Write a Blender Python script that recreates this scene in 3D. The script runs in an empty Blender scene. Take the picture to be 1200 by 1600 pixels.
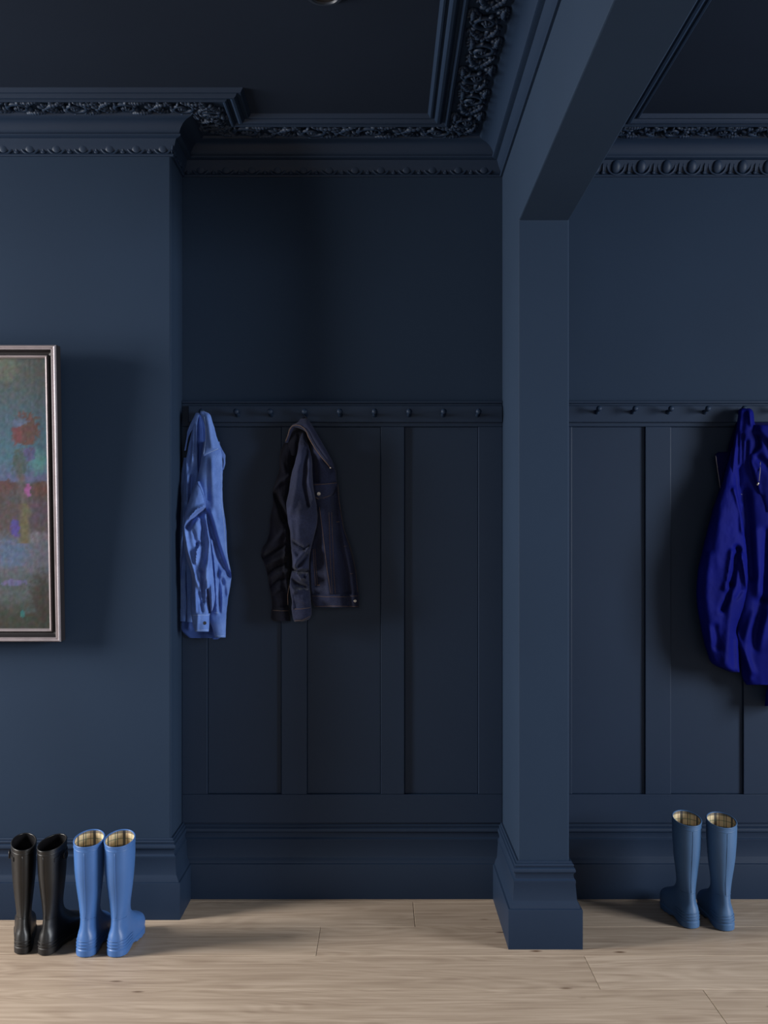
import bpy, math, random
import numpy as np
from mathutils import Vector, noise, Matrix

random.seed(7)
SC = bpy.context.scene
COL = SC.collection

# ------------------------------------------------------------------ camera
F, VX, VY, H = 1750.0, 597.0, 840.0, 1.33        # focal (px of a 1200x1600 frame), vanishing point, eye height
cam_d = bpy.data.cameras.new('camera')
cam = bpy.data.objects.new('camera', cam_d)
COL.objects.link(cam)
cam.location = (0, 0, H)
cam.rotation_euler = (math.pi / 2, 0, 0)
cam_d.sensor_fit = 'VERTICAL'
cam_d.sensor_height = 36
cam_d.sensor_width = 27
cam_d.lens = F / 1600 * 36
cam_d.shift_x = (600 - VX) / 1600
cam_d.shift_y = (VY - 800) / 1600
cam_d.clip_start = 0.05
SC.camera = cam

# ------------------------------------------------------------------ world, lights, exposure
SC.view_settings.view_transform = 'Standard'
SC.view_settings.look = 'None'
SC.view_settings.gamma = 1
SC.view_settings.use_curve_mapping = False
SC.view_settings.exposure = 0.0
w = bpy.data.worlds.new('world'); SC.world = w
w.use_nodes = True
bg = w.node_tree.nodes['Background']
bg.inputs[0].default_value = (0.55, 0.68, 0.9, 1)
bg.inputs[1].default_value = 0.25

# room shell (metres, camera at the origin looking along +y)
YB = F / 421.0          # back wall
YC = F / 445.0          # chimney-breast front
YP = F / 479.0          # pillar front
XC = -0.741             # chimney-breast right face
XP0, XP1 = 0.446, 0.610  # pillar / beam
XL, XR, YF = -4.2, 4.4, -1.6
ZC = 2.795
ZB = 2.365              # underside of the beam

def area(name, loc, rot, sx, sy, power, col, spread=180):
    l = bpy.data.lights.new(name, 'AREA')
    l.shape = 'RECTANGLE'; l.size = sx; l.size_y = sy; l.energy = power; l.color = col
    l.spread = math.radians(spread)
    o = bpy.data.objects.new(name, l); COL.objects.link(o)
    o.location = loc; o.rotation_euler = rot
    return o
WL = (2.30, 3.45, 1.05, 2.72)     # left window y0,y1,z0,z1
WR = (0.60, 2.40, 0.80, 2.60)     # right window
WF = (-1.8, 1.6, 0.90, 2.60)      # added front fill opening x0,x1,z0,z1 behind the camera
area('daylight_left', (XL - 0.12, (WL[0]+WL[1])/2, (WL[2]+WL[3])/2), (0, -math.radians(66), 0), WL[3]-WL[2], WL[1]-WL[0], 320, (1.0, 0.97, 0.93), 160)
area('daylight_right', (XR + 0.12, (WR[0]+WR[1])/2, (WR[2]+WR[3])/2), (0, math.radians(72), 0), WR[3]-WR[2], WR[1]-WR[0], 300, (0.9, 0.95, 1.0), 160)
area('fill_front', ((WF[0]+WF[1])/2, YF - 0.12, (WF[2]+WF[3])/2), (math.radians(52), 0, 0), WF[1]-WF[0], WF[3]-WF[2], 28, (0.95, 0.97, 1.0), 140)  # added fill lamp behind the camera, no known window there

# ------------------------------------------------------------------ helpers
def lin(r, g, b):
    f = lambda c: (c/255/12.92) if c/255 <= 0.04045 else ((c/255+0.055)/1.055)**2.4
    return (f(r), f(g), f(b), 1)

def at(px, py, depth):
    return Vector(((px - VX) * depth / F, depth, H - (py - VY) * depth / F))

def mesh(name, verts, faces, mat=None, parent=None, smooth=False, bevel=0, sharp=None):
    me = bpy.data.meshes.new(name)
    me.from_pydata([tuple(v) for v in verts], [], faces)
    if mat: me.materials.append(mat)
    if smooth:
        me.polygons.foreach_set('use_smooth', [True]*len(me.polygons))
        if sharp:
            me.set_sharp_from_angle(angle=math.radians(sharp))
    me.update()
    o = bpy.data.objects.new(name, me); COL.objects.link(o)
    if parent: o.parent = parent
    if bevel:
        b = o.modifiers.new('bevel', 'BEVEL'); b.width = bevel; b.segments = 2; b.limit_method = 'ANGLE'
        b.angle_limit = math.radians(40)
    return o

class MB:
    def __init__(s): s.v = []; s.f = []
    def add(s, v, f):
        n = len(s.v); s.v += [Vector(p) for p in v]; s.f += [tuple(i+n for i in q) for q in f]; return s
    def box(s, x0, x1, y0, y1, z0, z1):
        return s.add([(x0,y0,z0),(x1,y0,z0),(x1,y1,z0),(x0,y1,z0),(x0,y0,z1),(x1,y0,z1),(x1,y1,z1),(x0,y1,z1)],
                     [(0,3,2,1),(4,5,6,7),(0,1,5,4),(1,2,6,5),(2,3,7,6),(3,0,4,7)])
    def rings(s, rings, closed=True, cap0=True, cap1=True):
        n = len(rings[0]); b = len(s.v); v = [p for r in rings for p in r]; f = []
        for i in range(len(rings)-1):
            for j in range(n if closed else n-1):
                k = (j+1) % n
                f.append((i*n+j, i*n+k, (i+1)*n+k, (i+1)*n+j))
        if cap0: f.append(tuple(range(n-1, -1, -1)))
        if cap1: f.append(tuple((len(rings)-1)*n + j for j in range(n)))
        return s.add(v, f)
    def lathe(s, prof, c=(0,0,0), axis=(0,0,1), n=16, cap0=True, cap1=True):
        a = Vector(axis).normalized(); u = a.orthogonal().normalized(); w_ = a.cross(u)
        c = Vector(c)
        return s.rings([[c + a*h + (u*math.cos(t) + w_*math.sin(t))*r for t in [2*math.pi*k/n for k in range(n)]] for r, h in prof], True, cap0, cap1)
    def tube(s, pts, r, n=6, caps=True):
        pts = [Vector(p) for p in pts]; rr = r if isinstance(r, (list, tuple)) else [r]*len(pts); rings = []
        ref = None
        for i, p in enumerate(pts):
            d = (pts[min(i+1, len(pts)-1)] - pts[max(i-1, 0)]).normalized()
            if ref is None: ref = d.orthogonal().normalized()
            ref = (ref - d*ref.dot(d)).normalized(); q = d.cross(ref)
            rings.append([p + (ref*math.cos(t)+q*math.sin(t))*rr[i] for t in [2*math.pi*k/n for k in range(n)]])
        return s.rings(rings, True, caps, caps)
    def ellipsoid(s, c, r, rot=None, nu=8, nv=5):
        c = Vector(c); rings = []
        R = rot or Matrix.Identity(3)
        for i in range(nv+1):
            p = math.pi*(0.04 + 0.92*i/nv)
            rings.append([c + R @ Vector((r[0]*math.sin(p)*math.cos(t), r[1]*math.sin(p)*math.sin(t), -r[2]*math.cos(p))) for t in [2*math.pi*k/nu for k in range(nu)]])
        return s.rings(rings)
    def build(s, name, mat, parent=None, smooth=False, bevel=0, sharp=None):
        return mesh(name, s.v, s.f, mat, parent, smooth, bevel, sharp)

def tag(o, label=None, cat=None, group=None, kind=None):
    if label: o['label'] = label
    if cat: o['category'] = cat
    if group: o['group'] = group
    if kind: o['kind'] = kind
    return o
def struct(o, label=None):
    o['kind'] = 'structure'
    if label: o['label'] = label
    return o
def empty(name, loc=(0,0,0), rz=0):
    o = bpy.data.objects.new(name, None); COL.objects.link(o); o.location = loc; o.rotation_euler = (0,0,rz)
    o.empty_display_size = 0.05
    return o
def interp(tab, x):
    """smooth (Catmull-Rom) interpolation of rows of numbers keyed by their first entry"""
    n = len(tab)
    if x <= tab[0][0]: return list(tab[0][1:])
    if x >= tab[-1][0]: return list(tab[-1][1:])
    i = 0
    while tab[i+1][0] < x: i += 1
    a, b = tab[i], tab[i+1]; h = b[0]-a[0]; t = (x-a[0])/h
    p, q = tab[max(i-1,0)], tab[min(i+2,n-1)]
    out = []
    for k in range(1, len(a)):
        m0 = (b[k]-p[k])/max(b[0]-p[0],1e-9)*h; m1 = (q[k]-a[k])/max(q[0]-a[0],1e-9)*h
        out.append((2*t**3-3*t**2+1)*a[k] + (t**3-2*t**2+t)*m0 + (-2*t**3+3*t**2)*b[k] + (t**3-t**2)*m1)
    return out

# ------------------------------------------------------------------ materials
def newmat(name):
    m = bpy.data.materials.new(name); m.use_nodes = True
    nt = m.node_tree; b = nt.nodes['Principled BSDF']
    return m, nt, b
def N(nt, t, **kw):
    n = nt.nodes.new(t)
    for k, v in kw.items():
        if hasattr(n, k): setattr(n, k, v)
        else: n.inputs[k].default_value = v
    return n
def paint(name, c, rough=0.55, var=0.12, scale=3.0, bump=0.03, bscale=180, spec=0.4, metal=0, sheen=0):
    m, nt, b = newmat(name)
    tc = N(nt, 'ShaderNodeTexCoord')
    n1 = N(nt, 'ShaderNodeTexNoise', Scale=scale, Detail=4.0)
    nt.links.new(tc.outputs['Object'], n1.inputs['Vector'])
    r = N(nt, 'ShaderNodeValToRGB')
    r.color_ramp.elements[0].position = 0.3; r.color_ramp.elements[1].position = 0.7
    r.color_ramp.elements[0].color = tuple(x*(1-var) for x in c[:3])+(1,)
    r.color_ramp.elements[1].color = tuple(min(1, x*(1+var)) for x in c[:3])+(1,)
    nt.links.new(n1.outputs['Fac'], r.inputs['Fac']); nt.links.new(r.outputs['Color'], b.inputs['Base Color'])
    b.inputs['Roughness'].default_value = rough; b.inputs['Metallic'].default_value = metal
    b.inputs['Specular IOR Level'].default_value = spec
    if sheen:
        b.inputs['Sheen Weight'].default_value = sheen
    if bump:
        n2 = N(nt, 'ShaderNodeTexNoise', Scale=bscale, Detail=3.0)
        nt.links.new(tc.outputs['Object'], n2.inputs['Vector'])
        bp = N(nt, 'ShaderNodeBump', Strength=bump, Distance=0.004)
        nt.links.new(n2.outputs['Fac'], bp.inputs['Height']); nt.links.new(bp.outputs['Normal'], b.inputs['Normal'])
    return m

def fabric(name, c0, c1, rough=0.85, wscale=900, bump=0.25, vscale=14, sheen=0.3, spec=0.2, twill=False):
    m, nt, b = newmat(name)
    tc = N(nt, 'ShaderNodeTexCoord')
    nv = N(nt, 'ShaderNodeTexNoise', Scale=vscale, Detail=5.0)
    nf = N(nt, 'ShaderNodeTexNoise', Scale=wscale, Detail=2.0)
    mp = N(nt, 'ShaderNodeMapping'); mp.inputs['Scale'].default_value = (1, 1, 0.35 if twill else 1)
    nt.links.new(tc.outputs['Object'], mp.inputs['Vector'])
    nt.links.new(tc.outputs['Object'], nv.inputs['Vector']); nt.links.new(mp.outputs['Vector'], nf.inputs['Vector'])
    mx = N(nt, 'ShaderNodeMath', operation='ADD'); mu = N(nt, 'ShaderNodeMath', operation='MULTIPLY'); mu.inputs[1].default_value = 0.55
    mv = N(nt, 'ShaderNodeMath', operation='MULTIPLY'); mv.inputs[1].default_value = 0.45
    nt.links.new(nf.outputs['Fac'], mu.inputs[0]); nt.links.new(nv.outputs['Fac'], mv.inputs[0])
    nt.links.new(mu.outputs[0], mx.inputs[0]); nt.links.new(mv.outputs[0], mx.inputs[1])
    r = N(nt, 'ShaderNodeValToRGB'); r.color_ramp.elements[0].position = 0.36; r.color_ramp.elements[1].position = 0.64
    r.color_ramp.elements[0].color = c0; r.color_ramp.elements[1].color = c1
    nt.links.new(mx.outputs[0], r.inputs['Fac']); nt.links.new(r.outputs['Color'], b.inputs['Base Color'])
    b.inputs['Roughness'].default_value = rough; b.inputs['Sheen Weight'].default_value = sheen
    b.inputs['Specular IOR Level'].default_value = spec
    bp = N(nt, 'ShaderNodeBump', Strength=bump, Distance=0.001)
    nt.links.new(nf.outputs['Fac'], bp.inputs['Height']); nt.links.new(bp.outputs['Normal'], b.inputs['Normal'])
    return m

WALLC = lin(32, 46, 65)
M_wall = paint('navy_wall_paint', WALLC, 0.7, 0.05, 2.0, 0.02, 140, 0.12)
M_trim = paint('navy_trim_paint', lin(26, 40, 60), 0.5, 0.05, 3.0, 0.012, 60, 0.2)
M_ceil = paint('navy_ceiling_paint', lin(27, 36, 51), 0.8, 0.05, 2.0, 0.02, 140, 0.08)
M_dark = paint('dark_gap', lin(20, 20, 22), 0.9, 0.1)

def wood():
    m, nt, b = newmat('oak_plank')
    tc = N(nt, 'ShaderNodeTexCoord'); oi = N(nt, 'ShaderNodeObjectInfo')
    sep = N(nt, 'ShaderNodeMath', operation='MULTIPLY'); sep.inputs[1].default_value = 37.0
    nt.links.new(oi.outputs['Random'], sep.inputs[0])
    cmb = N(nt, 'ShaderNodeCombineXYZ'); nt.links.new(sep.outputs[0], cmb.inputs[0]); nt.links.new(sep.outputs[0], cmb.inputs[2])
    add = N(nt, 'ShaderNodeVectorMath', operation='ADD')
    nt.links.new(tc.outputs['Object'], add.inputs[0]); nt.links.new(cmb.outputs[0], add.inputs[1])
    # long grain
    mp = N(nt, 'ShaderNodeMapping'); mp.inputs['Scale'].default_value = (1.2, 22, 1); nt.links.new(add.outputs[0], mp.inputs['Vector'])
    g = N(nt, 'ShaderNodeTexNoise', Scale=2.2, Detail=7.0, Roughness=0.62, Distortion=0.5); nt.links.new(mp.outputs[0], g.inputs['Vector'])
    # cathedral figure: stretched rings of a noise field
    mp2 = N(nt, 'ShaderNodeMapping'); mp2.inputs['Scale'].default_value = (0.9, 5.0, 1); nt.links.new(add.outputs[0], mp2.inputs['Vector'])
    f = N(nt, 'ShaderNodeTexNoise', Scale=1.3, Detail=1.5, Roughness=0.4); nt.links.new(mp2.outputs[0], f.inputs['Vector'])
    fm = N(nt, 'ShaderNodeMath', operation='MULTIPLY'); fm.inputs[1].default_value = 130.0; nt.links.new(f.outputs['Fac'], fm.inputs[0])
    fs = N(nt, 'ShaderNodeMath', operation='SINE'); nt.links.new(fm.outputs[0], fs.inputs[0])
    fa = N(nt, 'ShaderNodeMath', operation='MULTIPLY_ADD'); fa.inputs[1].default_value = 0.055; nt.links.new(fs.outputs[0], fa.inputs[0]); nt.links.new(g.outputs['Fac'], fa.inputs[2])
    # fine pores
    mp3 = N(nt, 'ShaderNodeMapping'); mp3.inputs['Scale'].default_value = (6, 260, 1); nt.links.new(add.outputs[0], mp3.inputs['Vector'])
    p = N(nt, 'ShaderNodeTexNoise', Scale=1.6, Detail=3.0); nt.links.new(mp3.outputs[0], p.inputs['Vector'])
    pa = N(nt, 'ShaderNodeMath', operation='MULTIPLY_ADD'); pa.inputs[1].default_value = 0.22; nt.links.new(p.outputs['Fac'], pa.inputs[0]); nt.links.new(fa.outputs[0], pa.inputs[2])
    # plank to plank tone
    ra = N(nt, 'ShaderNodeMath', operation='MULTIPLY_ADD'); ra.inputs[1].default_value = 0.26; nt.links.new(oi.outputs['Alpha'], ra.inputs[0]); nt.links.new(pa.outputs[0], ra.inputs[2])
    r = N(nt, 'ShaderNodeValToRGB'); el = r.color_ramp.elements
    el[0].position = 0.42; el[0].color = lin(128, 110, 95); el[1].position = 0.95; el[1].color = lin(172, 155, 138)
    e = el.new(0.68); e.color = lin(152, 135, 118)
    nt.links.new(ra.outputs[0], r.inputs['Fac'])
    # knots
    mp4 = N(nt, 'ShaderNodeMapping'); mp4.inputs['Scale'].default_value = (2.6, 6.5, 1); nt.links.new(add.outputs[0], mp4.inputs['Vector'])
    v = N(nt, 'ShaderNodeTexVoronoi', Scale=1.15); nt.links.new(mp4.outputs[0], v.inputs['Vector'])
    kr = N(nt, 'ShaderNodeValToRGB'); kr.color_ramp.elements[0].position = 0.02; kr.color_ramp.elements[1].position = 0.075
    kr.color_ramp.elements[0].color = (1,1,1,1); kr.color_ramp.elements[1].color = (0,0,0,1)
    nt.links.new(v.outputs['Distance'], kr.inputs['Fac'])
    mxk = N(nt, 'ShaderNodeMixRGB'); mxk.inputs[2].default_value = lin(84, 62, 46)
    nt.links.new(kr.outputs['Color'], mxk.inputs['Fac']); nt.links.new(r.outputs['Color'], mxk.inputs[1])
    nt.links.new(mxk.outputs[0], b.inputs['Base Color'])
    b.inputs['Roughness'].default_value = 0.5; b.inputs['Specular IOR Level'].default_value = 0.3
    bp = N(nt, 'ShaderNodeBump', Strength=0.08, Distance=0.002); nt.links.new(pa.outputs[0], bp.inputs['Height']); nt.links.new(bp.outputs[0], b.inputs['Normal'])
    return m
M_oak = wood()

# ------------------------------------------------------------------ walls, ceiling, beam
T = 0.2
def wall_with_opening_x(name, x0, x1, win):
    m = MB(); y0, y1 = YF - T, YB + T
    m.box(x0, x1, y0, win[0], 0, ZC); m.box(x0, x1, win[1], y1, 0, ZC)
    m.box(x0, x1, win[0], win[1], 0, win[2]); m.box(x0, x1, win[0], win[1], win[3], ZC)
    return struct(m.build(name, M_wall))
wall_with_opening_x('wall_left', XL - T, XL, WL)
wall_with_opening_x('wall_right', XR, XR + T, WR)
m = MB()
m.box(XL, WF[0], YF - T, YF, 0, ZC); m.box(WF[1], XR, YF - T, YF, 0, ZC)
m.box(WF[0], WF[1], YF - T, YF, 0, WF[2]); m.box(WF[0], WF[1], YF - T, YF, WF[3], ZC)
struct(m.build('wall_front', M_wall))
struct(MB().box(XL, XR, YB, YB + T, 0, ZC).build('wall_back', M_wall))
struct(MB().box(XL, XC, YC, YB, 0, ZC).build('wall_chimney', M_wall, bevel=0.006))
struct(MB().box(XL - T, XR + T, YF - T, YB + T, ZC, ZC + 0.15).build('ceiling', M_ceil))
# pillar and the beam it carries: one L-shaped body
prof = [(YB, 0), (YP, 0), (YP, ZB), (YF, ZB), (YF, ZC), (YB, ZC)]
v = [(XP0, y, z) for y, z in prof] + [(XP1, y, z) for y, z in prof]
f = [(0,1,2,3,4,5), (11,10,9,8,7,6)] + [(i, i+6, (i+1)%6+6, (i+1)%6) for i in range(6)]
struct(mesh('wall_pillar', v, f, M_wall, bevel=0.004))
# window frames (outside the picture); the front one is added, for the fill lamp
def window_frame(name, axis, c, a0, a1, z0, z1):
    m = MB(); t = 0.03
    def bar(u0, u1, w0, w1):
        if axis == 'x': m.box(c - t, c + t, u0, u1, w0, w1)
        else: m.box(u0, u1, c - t, c + t, w0, w1)
    b = 0.05
    bar(a0, a0+b, z0, z1); bar(a1-b, a1, z0, z1); bar(a0+b, a1-b, z0, z0+b); bar(a0+b, a1-b, z1-b, z1)
    zc = (z0+z1)/2
    bar(a0+b, a1-b, zc-0.02, zc+0.02)
    return struct(m.build(name, M_trim))
window_frame('window_1', 'x', XL - 0.06, *WL)
window_frame('window_2', 'x', XR + 0.06, *WR)
window_frame('fill_window', 'y', YF - 0.06, *WF)  # frame of the added front fill opening

# ------------------------------------------------------------------ floor of oak planks
fl = struct(MB().box(XL - T, XR + T, YF - T, YB + T, -0.1, -0.006).build('floor', M_dark))
PW = 0.265
def plank(x0, x1, y0, y1, tone=0.4):
    g = 0.0007; c = 0.0012
    x0 += g; x1 -= g; y0 += g; y1 -= g
    z0 = -0.006; zt = 0.0
    cx, cy = (x0+x1)/2, (y0+y1)/2
    vv = [(x0,y0,z0),(x1,y0,z0),(x1,y1,z0),(x0,y1,z0),(x0,y0,zt-c),(x1,y0,zt-c),(x1,y1,zt-c),(x0,y1,zt-c),
          (x0+c,y0+c,zt),(x1-c,y0+c,zt),(x1-c,y1-c,zt),(x0+c,y1-c,zt)]
    ff = [(0,1,5,4),(1,2,6,5),(2,3,7,6),(3,0,4,7),(4,5,9,8),(5,6,10,9),(6,7,11,10),(7,4,8,11),(8,9,10,11)]
    o = mesh('plank', [(a-cx, b-cy, d) for a, b, d in vv], ff, M_oak, fl)
    o.location = (cx, cy, 0); o.color = (1, 1, 1, tone)
    return o
joints = {0: [0.113], 1: [-0.21], 2: [0.643], 3: [0.944], -1: [0.7]}
TONE = {(0, True): 0.5, (1, True): 0.35, (1, False): 0.5, (2, True): 0.75, (2, False): 0.35, (3, True): 0.45, (3, False): 0.45}   # tone of the plank right of the joint / the others
rows_i = list(range(-2, 20))
for r in rows_i:
    y1 = 4.093 - PW * r; y0 = y1 - PW
    if y0 > YB + 0.02 or y1 < YF: continue
    y1 = min(y1, YB + 0.05); y0 = max(y0, YF - 0.05)
    base = joints.get(r, [random.uniform(-1, 1)])[0]
    xs = [base]
    L = 2.2
    while xs[0] > XL: xs.insert(0, xs[0] - random.uniform(1.9, 2.3))
    while xs[-1] < XR: xs.append(xs[-1] + random.uniform(1.9, 2.3))
    xs = [max(XL - 0.05, min(XR + 0.05, x)) for x in xs]
    for a, b_ in zip(xs, xs[1:]):
        tone = TONE.get((r, abs(a - base) < 1e-6), None)
        if b_ - a > 0.03: plank(a, b_, y0, y1, random.uniform(0.25, 0.55) if tone is None else tone)

# ------------------------------------------------------------------ mouldings swept along the wall line
def sweep_path(path, side):
    """offset directions per path vertex; side=+1 room lies to the right of travel"""
    n = len(path); P = [Vector(p) for p in path]; out = []
    for i in range(n):
        ns = []
        for a, b in ((i-1, i), (i, i+1)):
            if a >= 0 and b < n:
                d = (P[b]-P[a]).normalized(); ns.append(Vector((d.y, -d.x)) * side)
        if len(ns) == 1: out.append(ns[0])
        else:
            s = ns[0] + ns[1]; out.append(s / (1 + ns[0].dot(ns[1])))
    return P, out
def sweep(name, path, side, prof, i0, i1, mat, parent=None, sharp=32):
    P, D = sweep_path(path, side)
    rings = []
    for i in range(i0, i1+1):
        rings.append([Vector((P[i].x + D[i].x*d, P[i].y + D[i].y*d, z)) for d, z in prof])
    mb = MB(); mb.rings(rings, True, True, True)
    return mb.build(name, mat, parent, smooth=True, sharp=sharp)

BASE = [(-0.004,0.0),(0.038,0.0),(0.038,0.125),(0.037,0.128),(0.032,0.130),(0.030,0.136),(0.027,0.144),(0.023,0.150),(0.022,0.154),
        (0.018,0.205),(0.019,0.2085),(0.019,0.2160),(0.0155,0.2185),(0.013,0.222),(0.0125,0.236),(0.0150,0.2410),(0.0185,0.243),(0.0190,0.249),(0.0165,0.2545),
        (0.0120,0.2565),(0.0125,0.260),(0.0140,0.264),(0.0120,0.268),(0.0080,0.2695),(0.0080,0.273),(0.0060,0.276),(-0.004,0.276)]
floor_path = [(XL,YC),(XC,YC),(XC,YB),(XP0,YB),(XP0,YP),(XP1,YP),(XP1,YB),(XR,YB)]
struct(sweep('baseboard_chimney', floor_path, 1, BASE, 0, 2, M_trim))
struct(sweep('baseboard_alcove', floor_path, 1, BASE, 2, 3, M_trim))
struct(sweep('baseboard_pillar', floor_path, 1, BASE, 3, 6, M_trim))
struct(sweep('baseboard_right', floor_path, 1, BASE, 6, 7, M_trim))

COR = [(-0.004,2.667),(0.008,2.667),(0.010,2.670),(0.010,2.674),(0.004,2.678),(0.004,2.684),(0.010,2.692),(0.016,2.706),(0.020,2.720),(0.022,2.724),
       (0.034,2.725),(0.040,2.728),(0.041,2.734),(0.036,2.736),(0.036,2.742),(0.040,2.752),(0.050,2.766),(0.066,2.776),(0.084,2.779),
       (0.088,2.782),(0.092,2.788),(0.208,2.788),(0.210,2.780),(0.214,2.775),(0.220,2.774),(0.226,2.778),(0.228,2.784),(0.236,2.785),
       (0.239,2.778),(0.246,2.773),(0.254,2.773),(0.261,2.778),(0.264,2.785),(0.270,2.786),(0.273,2.782),(0.279,2.782),(0.283,2.788),(0.288,2.795),(0.288,2.800),(-0.004,2.800)]
cor_l = [(XL,YC),(XC,YC),(XC,YB),(XP0,YB),(XP0,YF)]
cor_r = [(XP1,YF),(XP1,YB),(XR,YB)]
trims = []
trims.append(struct(sweep('trim_1', cor_l, 1, COR, 0, 1, M_trim), 'navy moulded cornice along the chimney breast'))
trims.append(struct(sweep('trim_2', cor_l, 1, COR, 1, 3, M_trim), 'navy moulded cornice round the alcove'))
trims.append(struct(sweep('trim_3', cor_l, 1, COR, 3, 4, M_trim), 'navy moulded cornice along the beam'))
trims.append(struct(sweep('trim_4', cor_r, 1, COR, 0, 1, M_trim), 'navy moulded cornice on the far side of the beam'))
trims.append(struct(sweep('trim_5', cor_r, 1, COR, 1, 2, M_trim), 'navy moulded cornice above the right-hand panelling'))

# plaster foliage motif for the cornice soffit: local x along the run, y across it (away from the wall), z down = -z
def foliage_mesh(seed, L=0.36, Wd=0.112):
    rnd = random.Random(seed); m = MB()
    def leaf(x, y, ln, wd, ang, h=0.012):
        R = Matrix.Rotation(ang, 3, 'Z') @ Matrix.Rotation(rnd.uniform(-0.3, 0.3), 3, 'X')
        m.ellipsoid((x, y, -h*0.25), (ln, wd, h), R, 7, 4)
    def scroll(cx, cy, R0, a0, turns, sgn):
        pts = []; n = 16
        for k in range(n+1):
            t = k/n; a = a0 + sgn*turns*2*math.pi*t; r = R0*(1-0.72*t)
            pts.append((cx + r*math.cos(a), cy + r*math.sin(a), -0.004-0.006*t))
        m.tube(pts, [0.0095*(1-0.35*k/n) for k in range(n+1)], 5)
        for k in range(1, n-3, 2):
            t = k/n; a = a0 + sgn*turns*2*math.pi*t; r = R0*(1-0.72*t)+0.009
            leaf(cx + r*math.cos(a), cy + r*math.sin(a), 0.0125, 0.006, a + sgn*0.7)
        for k in range(5):
            a = k*2*math.pi/5 + 0.3
            leaf(cx + 0.008*math.cos(a), cy + 0.008*math.sin(a), 0.0085, 0.0055, a, 0.013)
        m.ellipsoid((cx, cy, -0.007), (0.006, 0.006, 0.010), None, 7, 4)
    def big_leaf(x, y, ln, ang, bend):
        """one curling acanthus leaf: a tapering rib with lobes either side"""
        n = 7; px_, py_, a = x, y, ang
        for k in range(n):
            t = k/(n-1); st_ = ln/n
            wd = 0.013*(0.55 + 0.75*math.sin(math.pi*min(1, t*0.9 + 0.12)))
            leaf(px_, py_, st_*1.25, wd*0.62, a, 0.009 + 0.004*math.sin(math.pi*t))
            if k % 2 == 0 and k < n-1:
                for sg in (-1, 1):
                    leaf(px_ + sg*-math.sin(a)*wd*0.75, py_ + sg*math.cos(a)*wd*0.75, 0.011, 0.0055, a + sg*0.8, 0.008)
            px_ += st_*math.cos(a); py_ += st_*math.sin(a); a += bend/n
    scroll(0.085, -0.002, 0.042, 2.6, 1.15, 1)
    scroll(0.270, 0.002, 0.042, -0.6, 1.15, 1)
    big_leaf(0.125, 0.030, 0.085, -0.1, -1.3); big_leaf(0.140, -0.040, 0.080, 0.5, 0.9)
    big_leaf(0.305, -0.032, 0.080, 0.1, 1.3); big_leaf(0.320, 0.042, 0.075, -0.5, -0.8)
    big_leaf(0.010, 0.036, 0.075, -0.3, 0.8); big_leaf(0.200, -0.044, 0.065, 0.2, -0.8)
    big_leaf(0.015, -0.044, 0.060, 0.2, -0.5); big_leaf(0.205, 0.046, 0.060, -0.2, 0.5)
    for sx in (0.0, 0.18):
        for k in range(6):
            a = k*math.pi/3 + 0.2
            leaf(sx + 0.017*math.cos(a), 0.017*math.sin(a), 0.016, 0.0085, a, 0.010)
        m.ellipsoid((sx, 0, -0.005), (0.008, 0.008, 0.010), None, 7, 4)
    # dished ground keeps the leaves together
    me = bpy.data.meshes.new('foliage'); me.from_pydata([tuple(p) for p in m.v], [], m.f); me.materials.append(M_trim)
    me.polygons.foreach_set('use_smooth', [True]*len(me.polygons)); me.update()
    return me
FOL = [foliage_mesh(3), foliage_mesh(11)]
# egg with its shell and dart: x along the run, y out from the wall, z up
def egg_mesh():
    m = MB(); R = Matrix.Rotation(math.radians(-22), 3, 'X')
    m.ellipsoid((0, 0.012, 0.001), (0.0190, 0.012, 0.0255), R, 12, 7)
    pts = [(0.0315*math.cos(a), 0.012 + 0.006*math.sin(a)*0.6, 0.004 + 0.031*math.sin(a)) for a in [math.pi*(1 + k/12) for k in range(13)]]
    pts = [(pts[0][0], 0.016, 0.022)] + pts + [(pts[-1][0], 0.016, 0.022)]
    m.tube(pts, 0.0042, 6)
    m.ellipsoid((0.0475, 0.010, -0.006), (0.0042, 0.007, 0.022), R, 6, 4)
    m.ellipsoid((0.0475, 0.006, -0.019), (0.009, 0.006, 0.006), R, 6, 4)
    me = bpy.data.meshes.new('egg_and_dart'); me.from_pydata([tuple(p) for p in m.v], [], m.f); me.materials.append(M_trim)
    me.polygons.foreach_set('use_smooth', [True]*len(me.polygons)); me.update()
    return me
EGG = egg_mesh()
def put(name, me, parent, origin, xdir, ydir, sx=1.0, sy=1.0):
    o = bpy.data.objects.new(name, me); COL.objects.link(o); o.parent = parent
    X = Vector(xdir); Y = Vector(ydir); Z = X.cross(Y)
    if Z.z < 0:                       # keep z up by turning the run round
        X = -X; Z = X.cross(Y)
    M = Matrix(((X.x*sx, Y.x*sy, Z.x, origin[0]), (X.y*sx, Y.y*sy, Z.y, origin[1]), (X.z*sx, Y.z*sy, Z.z, origin[2]), (0,0,0,1)))
    o.matrix_world = M
    return o
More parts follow.
